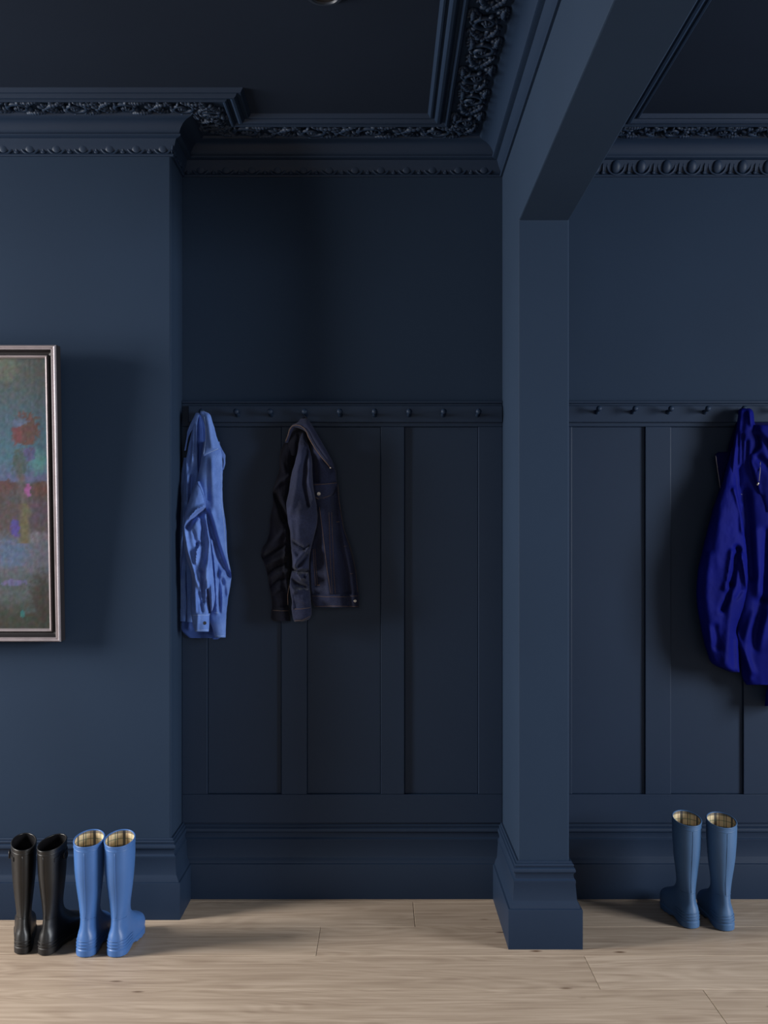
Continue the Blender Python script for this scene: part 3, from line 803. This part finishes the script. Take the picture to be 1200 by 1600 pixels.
# right front / body panel
BODY = Layer([(690,318,343,0.076),(712,315,347,0.078),(735,311,348,0.078),(760,306,347.5,0.076),(780,308,348,0.074),(800,312,350,0.072),(825,315,353.5,0.070),(850,318,354.5,0.068),(870,320,356,0.066),(885,322,359,0.066),
              (898,322,361.5,0.066),(915,322,360,0.064),(935,322,356.5,0.062),(960,323,354,0.060),(980,331,353,0.060),(996,335,352.5,0.060)], 0.026,
             [([(324,806),(334,840),(346,876),(357,898)],4.6,-0.026),([(330,800),(344,850),(357,888)],4.5,0.010),([(331,845),(336,880),(338,930),(339,955)],3.4,0.012),([(335,850),(341,900),(344,955)],2.6,-0.009),
              ([(347,905),(352,930)],3,-0.010),([(344,900),(349,892)],3,0.008),([(349,915),(346,955)],2.6,0.006),([(330,720),(334,790)],5,0.005),([(341,760),(343,820)],5,0.004),([(326,720),(325,780)],3,-0.003),([(326,860),(330,940)],3,0.006)],
             ncol=44, seed=4, thick=0.022)
own(BODY.build('right_front', M_shirt, None))
own(ribbon_on(BODY, [(337,993.5),(345,993.8),(352,993)], 0.0009, 'hem_stitch', M_thread_b, None)); own(ribbon_on(BODY, [(345.5,735),(346,780),(350,820),(353,860),(358,890)], 0.0008, 'placket_edge', M_thread_b, None))
# tail flap beyond the side vent, turned to show its inside
L = Layer([(955,331,341,0.062),(970,331,345,0.062),(985,331.5,349,0.062),(992,332,350.5,0.062),(999,332,340,0.062)], 0.006, [], ncol=20, seed=5, thick=0.004, step=1.5)
own(L.build('tail_flap', M_shirt_in, None))
own(ribbon_on(BODY, [(335,957),(341,957.5)], 0.0012, 'vent_gusset', M_thread_b, None))
# near sleeve
SLV = Layer([(752,307,312,0.108),(765,301,317,0.110),(780,296,320.5,0.114),(795,291,322,0.118),(812,287,323,0.122),(830,285.5,326,0.124),(850,287,329,0.124),(870,291,331,0.122),(893,298,333,0.120),(912,300,334.5,0.118),(935,299,336,0.114),(950,298.5,333,0.112),(961,299,329,0.110)], 0.030,
            [([(322,797),(311,804),(300,813),(294,824)],3.6,-0.028),([(320,790),(306,797),(296,808)],2.6,0.010),([(314,806),(318,825),(316,845),(310,850)],4.0,-0.020),([(324,815),(328,845),(324,890),(324,930)],3.0,0.014),
             ([(288,830),(293,860),(303,893),(309,915)],3.2,0.012),([(313,846),(307,862),(306,880)],2.0,0.012),([(318,850),(317,870),(314,890)],3,-0.012),([(316,892),(316,915),(318,940)],2.2,-0.012),([(320,880),(322,905)],2.2,0.008),
             ([(324.5,922),(326,940),(328,960)],2.0,-0.034),([(330,915),(332,950)],2.2,0.010),([(304,900),(306,955)],2.4,0.006),([(311,925),(316,955)],1.8,-0.008),([(302,830),(309,858)],2.4,-0.006)],
            ncol=44, seed=6, thick=0.036, wr=0.0022)
own(SLV.build('near_sleeve', M_shirt, None, cap_bottom=True))
own(ribbon_on(SLV, [(308,754),(313,762),(318,776),(321,790)], 0.0010, 'armhole_seam', M_shirt_in, None))
CUF = Layer([(958.5,299,328,0.112),(961,299,327.5,0.114),(975,301,327,0.114),(984,304,326.5,0.113),(987,304.5,326,0.112)], 0.026, [([(309,962),(307,985)],3,0.004)], ncol=28, seed=7, thick=0.036, step=1.2)
own(CUF.build('cuff', M_shirt, None)); own(button_on(CUF, 320, 973.5, 0.0062, 'button', M_button_d, None))
own(ribbon_on(CUF, [(299.5,961),(327,961)], 0.0009, 'cuff_seam', M_thread_b, None)); own(ribbon_on(CUF, [(304.5,985),(326,984.5)], 0.0009, 'cuff_hem', M_thread_b, None))
# collar: near leaf, its turned-back end, far leaf, and the neck loop over the peg
COLR = Layer([(642.5,313,319,0.092),(646,312.5,327,0.095),(655,317,331,0.098),(665,320,334,0.100),(680,321,338,0.100),(690,320.5,341,0.100),(700,318.5,344,0.098),(704,317.8,339,0.098),(708,317,330,0.098),(712.5,316.8,319.5,0.097)], 0.014,
             [([(324,650),(331,698)],4,0.004)], ncol=26, seed=8, thick=0.008, step=1.4, wr=0.0008)
own(COLR.build('collar', M_shirt, None))
own(ribbon_on(COLR, [(319,651),(321.5,668),(321.8,684),(320,698),(318,710.5)], 0.0009, 'collar_edge', M_thread_b, None)); own(ribbon_on(COLR, [(318,710.5),(328,706.5),(341,701)], 0.0009, 'collar_stitch', M_thread_b, None))
L = Layer([(690,338,341.5,0.084),(700,342,346,0.084),(710,346,351.5,0.082),(716,348.5,352,0.080),(724,349,352,0.078),(734,347.5,349.5,0.076)], 0.006, [], ncol=10, seed=9, thick=0.005, step=1.5)
own(L.build('collar_end', M_shirt, None))
L = Layer([(645,306,313,0.066),(655,301,309,0.066),(665,296,304.5,0.064),(673,293,299.5,0.062),(682,291.5,295,0.060),(692,290,292.6,0.058),(704,288,290.6,0.056)], 0.008, [], ncol=12, seed=10, thick=0.005, step=1.6)
own(L.build('collar_far_leaf', M_shirt, None))

# --- dark denim jacket
M_denim = fabric('raw_denim', lin(16, 20, 36), lin(36, 42, 68), 0.85, 700, 0.35, 10, 0.08, 0.15, True)
M_denim_in_shaded = fabric('denim_inside_and_shaded', lin(12, 13, 20), lin(22, 24, 38), 0.9, 700, 0.3, 12, 0.05, 0.12, True)  # darker denim: inside faces, and far sleeve with its shade in the colour
M_stitch = paint('tan_thread', lin(84, 68, 60), 0.85, 0.1)
M_brass = paint('pewter_button', lin(150, 142, 132), 0.35, 0.08, 60, 0, 1, 0.5, 0.8)
GAIN[0] = 1.35
root = empty('denim_jacket', at(476, 655, YB - 0.05)); tag(root, 'dark indigo denim jacket with a pocket flap hanging by its collar', 'jacket')
L = Layer([(655,470,481,0.050),(668,456,490,0.046),(700,446,505,0.040),(740,440,518,0.036),(790,440,526,0.034),(850,444,540,0.034),(900,450,548,0.034),(940,470,552,0.034)], 0.014, [([(462,680),(460,760)],5,0.006)], seed=21)
own(L.build('back_panel', M_denim_in_shaded, None))
BOD = Layer([(690,484,502,0.066),(712,486,514,0.068),(735,486,524.5,0.068),(752,486,526.5,0.068),(775,488,528,0.068),(790,490,532,0.068),(805,491,533,0.066),(825,490,536.5,0.066),(850,484,545,0.064),(865,483,549.5,0.064),(890,483,555,0.062),(920,484,559.5,0.062),(932,486,561,0.062)], 0.034,
            [([(522,760),(524,800),(530,850),(540,900),(543,925)],6,-0.018),([(500,800),(506,850),(514,925)],5,0.010),([(494,850),(495,915)],4,-0.006),([(484,880),(486,925)],3,0.008),([(490,715),(492,750)],5,-0.014),([(516,735),(505,720)],4,-0.008)],
            ncol=46, seed=22, thick=0.034)
own(BOD.build('body_front', M_denim, None))
WB = Layer([(929,484.5,560.5,0.066),(933,485.5,561,0.067),(944,489,561.5,0.067),(949,492,561.5,0.066)], 0.034, [([(506,945),(516,949)],5,-0.008),([(522,760),(524,800),(530,850),(540,900),(545,950)],6,-0.012)], ncol=44, seed=23, thick=0.034, step=1.4)
own(WB.build('waistband', M_denim, None)); own(button_on(WB, 555, 939, 0.0052, 'button', M_brass, None))
for nm, pts in (('seam', [(499,792),(504,830),(511,890),(517,928)]), ('seam', [(518,800),(520,850),(522,900),(524,928)]), ('seam', [(514,800),(516,870),(519,928)]), ('seam', [(489.5,858),(491,890),(493,915)]), ('seam', [(492,857),(494,890),(496,914)]),
                ('seam', [(528,757),(530,785),(533.6,806),(537,826),(546,851),(551,868),(556,893),(559,925)])):
    own(ribbon_on(BOD, pts, 0.00075, nm, M_stitch, None))
own(ribbon_on(WB, [(487,931),(510,932.5),(535,932.5),(560,931)], 0.0008, 'waistband_seam', M_stitch, None)); own(ribbon_on(WB, [(493,947.5),(520,947),(560,947.5)], 0.0009, 'hem_seam', M_stitch, None))
# pocket flap
FLP = Layer([(755,487,526,0.082),(758,487,526.5,0.084),(768,488,524,0.085),(775,489,518,0.085),(781,494,503,0.084)], 0.026, [([(522,760),(521,780)],5,-0.012)], ncol=24, seed=24, thick=0.008, step=1.2)
own(FLP.build('pocket_flap', M_denim, None)); own(button_on(FLP, 498, 771.5, 0.0068, 'button', M_brass, None))
own(ribbon_on(FLP, [(488.5,757.5),(505,756.5),(526,754.5)], 0.0010, 'flap_seam', M_stitch, None)); own(ribbon_on(FLP, [(490,775),(499,780.5),(504,779),(516,774)], 0.0008, 'flap_stitch', M_stitch, None))
for y in (764, 815, 853, 896):
    xl, xr, _ = interp(BOD.rows, y)
    own(ribbon_on(BOD, [(xr-9, y+0.5), (xr-4, y)], 0.0010, 'buttonhole', M_stitch, None))
own(ribbon_on(BOD, [(495,914.5),(500,914)], 0.0012, 'bar_tack', M_stitch, None))
# far sleeve and cuff (left, shade put into a darker denim colour), crumpled above the cuff
FS = Layer([(690,446,458,0.050),(705,438,458,0.052),(735,436,456,0.054),(752,431,455,0.054),(765,426.5,454,0.054),(785,427,453,0.054),(805,423,455,0.054),(830,421,456,0.052),(845,417,456,0.052),(856,410,456,0.052),(868,408,455,0.052),(878,412,454,0.052),(890,416,453,0.050),(898,418,452,0.050),
            (912,420,451,0.050),(930,423,451,0.048),(945,425,451,0.048),(955,424.5,452,0.048)], 0.030,
           [([(428,764),(438,752),(452,745)],3.5,0.010),([(430,772),(440,795),(446,812)],4,-0.020),([(412,862),(426,848),(442,832)],3.4,0.012),([(410,872),(428,862),(446,850)],3,-0.014),([(414,884),(430,876),(448,868)],2.8,0.012),([(418,896),(432,886),(446,880)],2.6,-0.014),
            ([(420,904),(434,896),(448,890)],2.6,0.010),([(424,915),(436,905),(446,903)],3,-0.012),([(424,930),(436,920)],3,0.008),([(447,830),(444,880),(450,925)],2.4,0.010),([(436,710),(444,735)],4,0.006)],
           ncol=36, seed=25, thick=0.034, wr=0.003)
own(FS.build('far_sleeve', M_denim_in_shaded, None))
FC = Layer([(949,424.5,452,0.052),(953,424,452.5,0.053),(966,423.5,453.5,0.053),(970.5,427,454.5,0.052)], 0.030, [], ncol=24, seed=26, thick=0.034, step=1.4)
own(FC.build('far_cuff', M_denim_in_shaded, None)); own(ribbon_on(FC, [(426,953.5),(440,954.5),(451,954)], 0.0008, 'cuff_seam', M_stitch, None))
# near sleeve
NS = Layer([(672,471,474,0.070),(680,469.5,477,0.072),(692,467,481,0.078),(705,465,485,0.084),(720,461.5,487.5,0.090),(745,454.5,488.5,0.096),(765,452,490.5,0.100),(785,447.5,494,0.102),(800,448,496,0.102),(815,450,496,0.100),(830,453,493,0.098),(845,454,489,0.096),(858,455,486,0.094),(872,456.5,483.5,0.090),(885,457,483,0.086),(900,454.5,483,0.082),
            (915,452.5,484,0.080),(928,454,485,0.078),(940,456,486,0.078),(953,455.5,487,0.078)], 0.034,
           [([(479,705),(476,735),(474,760),(480,790)],4,-0.014),([(484,720),(483,750),(490,780)],3.4,0.008),([(466,730),(460,770),(455,800)],5,0.008),([(458,846),(466,852),(476,858),(481,853)],2.6,-0.014),([(455,862),(462,872),(460,884)],4,0.012),([(481,858),(470,870),(462,880)],3.2,0.012),
            ([(478,868),(466,884)],3.6,-0.014),([(456,889),(466,893),(480,893)],3,-0.024),([(464,895),(471,904),(478,905),(481,896)],1.8,0.014),([(453,905),(457,920),(459,923)],3,0.012),([(460,912),(476,918)],5,-0.024),([(459,926),(470,921),(482,922)],2.4,0.010),
            ([(462,935),(476,940)],4,0.008),([(456,930),(458,950)],2.2,0.010),([(455,815),(458,845)],3,0.006),([(468,800),(466,840)],6,0.006)],
           ncol=44, seed=27, thick=0.040, wr=0.0028)
own(NS.build('near_sleeve', M_denim, None))
NC = Layer([(948,455.5,486,0.082),(951,455.5,486.5,0.084),(962,457,486.5,0.084),(968,458,482,0.083),(971.5,460,472,0.082)], 0.030, [], ncol=26, seed=28, thick=0.036, step=1.3)
own(NC.build('near_cuff', M_denim, None)); own(ribbon_on(NC, [(456.5,951.5),(470,951.5),(485,949.5)], 0.0009, 'cuff_seam', M_stitch, None)); own(ribbon_on(NC, [(460,970),(472,969.5),(484,963)], 0.0009, 'cuff_hem', M_stitch, None))
own(ribbon_on(NS, [(452,915),(449.5,930),(450,945)], 0.0012, 'sleeve_placket', M_stitch, None))
# collar: a long leaf from the peg down to its point, and its curved near edge
CL = Layer([(654,469,481,0.088),(660,465,485,0.092),(665,456,488,0.096),(670,470,491,0.098),(675,478,494,0.100),(682,481.5,498,0.100),(690,485.5,502.5,0.100),(700,491.5,508,0.098),(710,498,513.5,0.096),(720,506,519,0.094),(727,512.5,522,0.092),(732,517.5,524,0.090)], 0.014,
           [([(478,660),(492,685),(512,715)],5,0.004)], ncol=24, seed=29, thick=0.010, step=1.2, wr=0.001)
own(CL.build('collar', M_denim, None))
L = Layer([(664.5,458,468,0.096),(668,453,462,0.092),(675,451,456,0.086),(684,449,453,0.078),(692,445,450,0.070)], 0.006, [], ncol=12, seed=30, thick=0.006, step=1.4)
own(L.build('collar_far_side', M_denim, None))
edge_pts = [(446,690,.076),(450,680,.086),(452,672,.094),(456,666,.102),(462,664,.108),(469,665,.112),(475,669,.114),(479,675,.115),(482,683,.115),(487,692,.114),(494,703,.112),(502,714,.110),(510,723,.107),(516,731,.103)]
own(MB().tube([at(x, y, YB - o) for x, y, o in edge_pts], 0.0016, 6).build('collar_edge', M_stitch, None, smooth=True))
own(MB().ellipsoid(at(516.5, 731, YB - 0.106), (0.0030, 0.0024, 0.0030)).build('collar_rivet', M_brass, None, smooth=True))
own(MB().tube([at(467, 664, YB - 0.07), at(472, 655, YB - 0.062), at(476, 650.5, YB - 0.056), at(480, 655, YB - 0.062), at(484, 664, YB - 0.07)], 0.0035, 6).build('hanging_loop', M_denim_in_shaded, None, smooth=True))
# lining gap inside the neck
L = Layer([(666,456,478,0.066),(680,453,481,0.070),(695,450,484,0.068),(712,450,484,0.062)], 0.010, [([(466,680),(464,712)],2,-0.008)], ncol=20, seed=31, thick=0.01)
own(L.build('neck_lining', M_denim_in_shaded, None))

# --- royal blue rain jacket
M_rain = fabric('royal_blue_nylon', lin(6, 11, 76), lin(9, 16, 100), 0.68, 1500, 0.06, 6, 0.0, 0.06)
M_rain_d = fabric('royal_blue_lining', lin(6, 8, 44), lin(8, 11, 58), 0.75, 1500, 0.06, 6, 0.0, 0.05)
M_zip = paint('grey_zip', lin(120, 116, 124), 0.5, 0.05)
GAIN[0] = 1.15
root = empty('rain_jacket', at(1162, 640, YB - 0.06)); tag(root, 'royal blue waterproof jacket hanging at the right edge of the picture', 'jacket')
L = Layer([(660,1150,1215,0.036),(700,1138,1250,0.034),(780,1120,1275,0.032),(900,1105,1280,0.032),(1000,1110,1275,0.032),(1045,1130,1265,0.032)], 0.016, [], seed=41, ncol=30, step=4)
own(L.build('back_panel', M_rain_d, None))
RB = Layer([(700,1150,1215,0.060),(740,1148,1235,0.062),(780,1150,1248,0.064),(820,1156,1256,0.064),(860,1160,1262,0.064),(900,1160,1265,0.064),(950,1154,1265,0.064),(985,1150,1264,0.064),(1010,1152,1262,0.064),(1040,1156,1258,0.062),(1060,1160,1256,0.060),(1070,1166,1248,0.058)], 0.050,
           [([(1164,770),(1170,830),(1176,900)],8,-0.020),([(1180,830),(1182,880),(1186,930)],6,0.012),([(1198,830),(1196,890),(1192,936)],5,-0.018),([(1188,942),(1180,985),(1182,1010)],9,-0.020),([(1192,935),(1197,938)],3,-0.016),([(1150,990),(1158,1010),(1176,1050)],5,0.014),([(1178,960),(1164,1000)],6,0.012),
            ([(1200,960),(1186,1010)],6,0.014),([(1165,1010),(1172,1060)],5,0.008),([(1215,780),(1222,1050)],8,-0.02),([(1240,800),(1246,1040)],8,0.014)],
           ncol=54, seed=42, thick=0.05, pw=2.4, step=3)
own(RB.build('body_front', M_rain, None))
# hem drawstring tab and far sleeve seen below at the frame edge
L = Layer([(760,1236,1262,0.070),(820,1240,1278,0.080),(900,1238,1286,0.084),(980,1226,1280,0.084),(1040,1206,1262,0.082),(1075,1198,1240,0.080),(1103,1194.5,1228,0.078)], 0.04, [([(1262,820),(1256,960),(1226,1080)],6,0.012)], ncol=30, seed=43, thick=0.04, step=3)
own(L.build('far_sleeve', M_rain, None))
# near sleeve: upper arm down to the cuff, with the elbow fold
RS = Layer([(700,1143,1151,0.070),(730,1135,1151,0.080),(760,1126,1151.5,0.088),(790,1115.5,1156,0.096),(815,1108.5,1161,0.100),(840,1102,1164,0.104),(862,1097,1166.5,0.106),(885,1091.5,1168,0.106),(905,1089,1168.5,0.106),(925,1088,1166.5,0.106),(950,1089.5,1161,0.104),(985,1096,1150,0.100),(1000,1099,1153,0.098),(1020,1105,1154,0.096),(1036,1112,1155,0.094),(1046,1130,1155.5,0.092),(1050.5,1142,1155.5,0.092)], 0.046,
           [([(1148,765),(1158,800),(1160,830)],4,0.014),([(1152,858),(1148,885),(1142,912)],5.0,-0.026),([(1142,912),(1135,938),(1128,952)],4.0,-0.016),([(1150,856),(1157,862)],4,-0.010),([(1144,862),(1140,890),(1134,920)],4,0.012),([(1158,865),(1164,895),(1167,915)],3.4,0.014),([(1156,880),(1157,920)],4,-0.008),
            ([(1166,922),(1158,924),(1150,935)],3,-0.008),([(1144,930),(1138,990),(1134,1035)],7,0.010),([(1116,980),(1120,1010)],6,-0.014),([(1108,870),(1104,930),(1112,1000)],7,0.008),([(1127,800),(1118,880)],9,0.006),([(1146,1000),(1148,1045)],4,-0.008),([(1120,960),(1112,1010)],8,0.006)],
           ncol=54, seed=44, thick=0.046, pw=2.3, wr=0.0016)
own(RS.build('near_sleeve', M_rain, None))
own(ribbon_on(RS, [(1126,1042),(1134,1046.5),(1143,1049.5),(1154,1049.5)], 0.0012, 'cuff_edge', M_rain_d, None))
# stand-up collar with its zip edge at the left, the gathered hood on the peg, hood hanging to the right
L = Layer([(706,1122,1143,0.060),(711,1117.5,1144,0.060),(730,1120,1144,0.062),(750,1123.5,1144,0.064),(770,1127,1144,0.066)], 0.010, [], ncol=18, seed=45, thick=0.008, step=2)
own(L.build('stand_collar', M_rain_d, None))
own(ribbon_on(L, [(1118.2,712),(1121,732),(1124,752),(1126.2,768)], 0.0013, 'zip', M_zip, None))
HD = Layer([(638,1157,1172,0.074),(641,1154,1176,0.080),(650,1153,1178,0.086),(660,1151.5,1179,0.088),(672,1150,1184,0.088),(690,1146.5,1190,0.086),(710,1143,1190,0.084),(735,1140,1180,0.080),(765,1138,1168,0.074),(800,1140,1162,0.066)], 0.034,
           [([(1154,680),(1153,725)],2.8,-0.008),([(1160,680),(1159,740)],3.0,-0.010),([(1167,690),(1165,740)],3.2,-0.010),([(1172,644),(1174,662)],4,0.012),([(1163,645),(1160,670)],4,-0.006),([(1148,700),(1143,745)],4,0.010),([(1158,735),(1162,780)],6,-0.02),([(1178,655),(1180,668)],2,-0.012)],
           ncol=40, seed=46, thick=0.03)
own(HD.build('hood_gather', M_rain, None))
HR = Layer([(664,1178,1206,0.094),(668,1174,1226,0.098),(680,1172,1240,0.104),(695,1171,1246,0.106),(715,1170,1248,0.106),(730,1173,1246,0.104),(750,1178,1240,0.100),(775,1186,1232,0.094),(800,1192,1222,0.088)], 0.034,
           [([(1175,686),(1182,684),(1183,695),(1175,702)],4.4,-0.032),([(1172,722),(1180,740),(1186,770)],4,0.008),([(1186,715),(1200,728)],6,-0.016),([(1190,672),(1206,690)],6,0.010),([(1196,690),(1204,712)],4,-0.010)],
           ncol=40, seed=47, thick=0.03)
own(HR.build('hood', M_rain, None))
own(MB().tube([HR.pt(1188, 722, 0.002), HR.pt(1187.5, 738, 0.006), HR.pt(1186, 752, 0.006)], 0.0013, 6).build('drawcord', M_zip, None, smooth=True))
p = HR.pt(1184, 756, 0.008)
own(MB().lathe([(0.003, -0.006), (0.0042, -0.004), (0.0042, 0.004), (0.003, 0.006)], c=p, axis=(0.5, 0, 0.85), n=10).build('toggle', M_brass, None, smooth=True))
own(ribbon_on(HD, [(1161,1000)][:0] + [(1158,772),(1164,776),(1168,776)], 0.0009, 'chest_seam', M_zip, None))
bpy.context.view_layer.update()
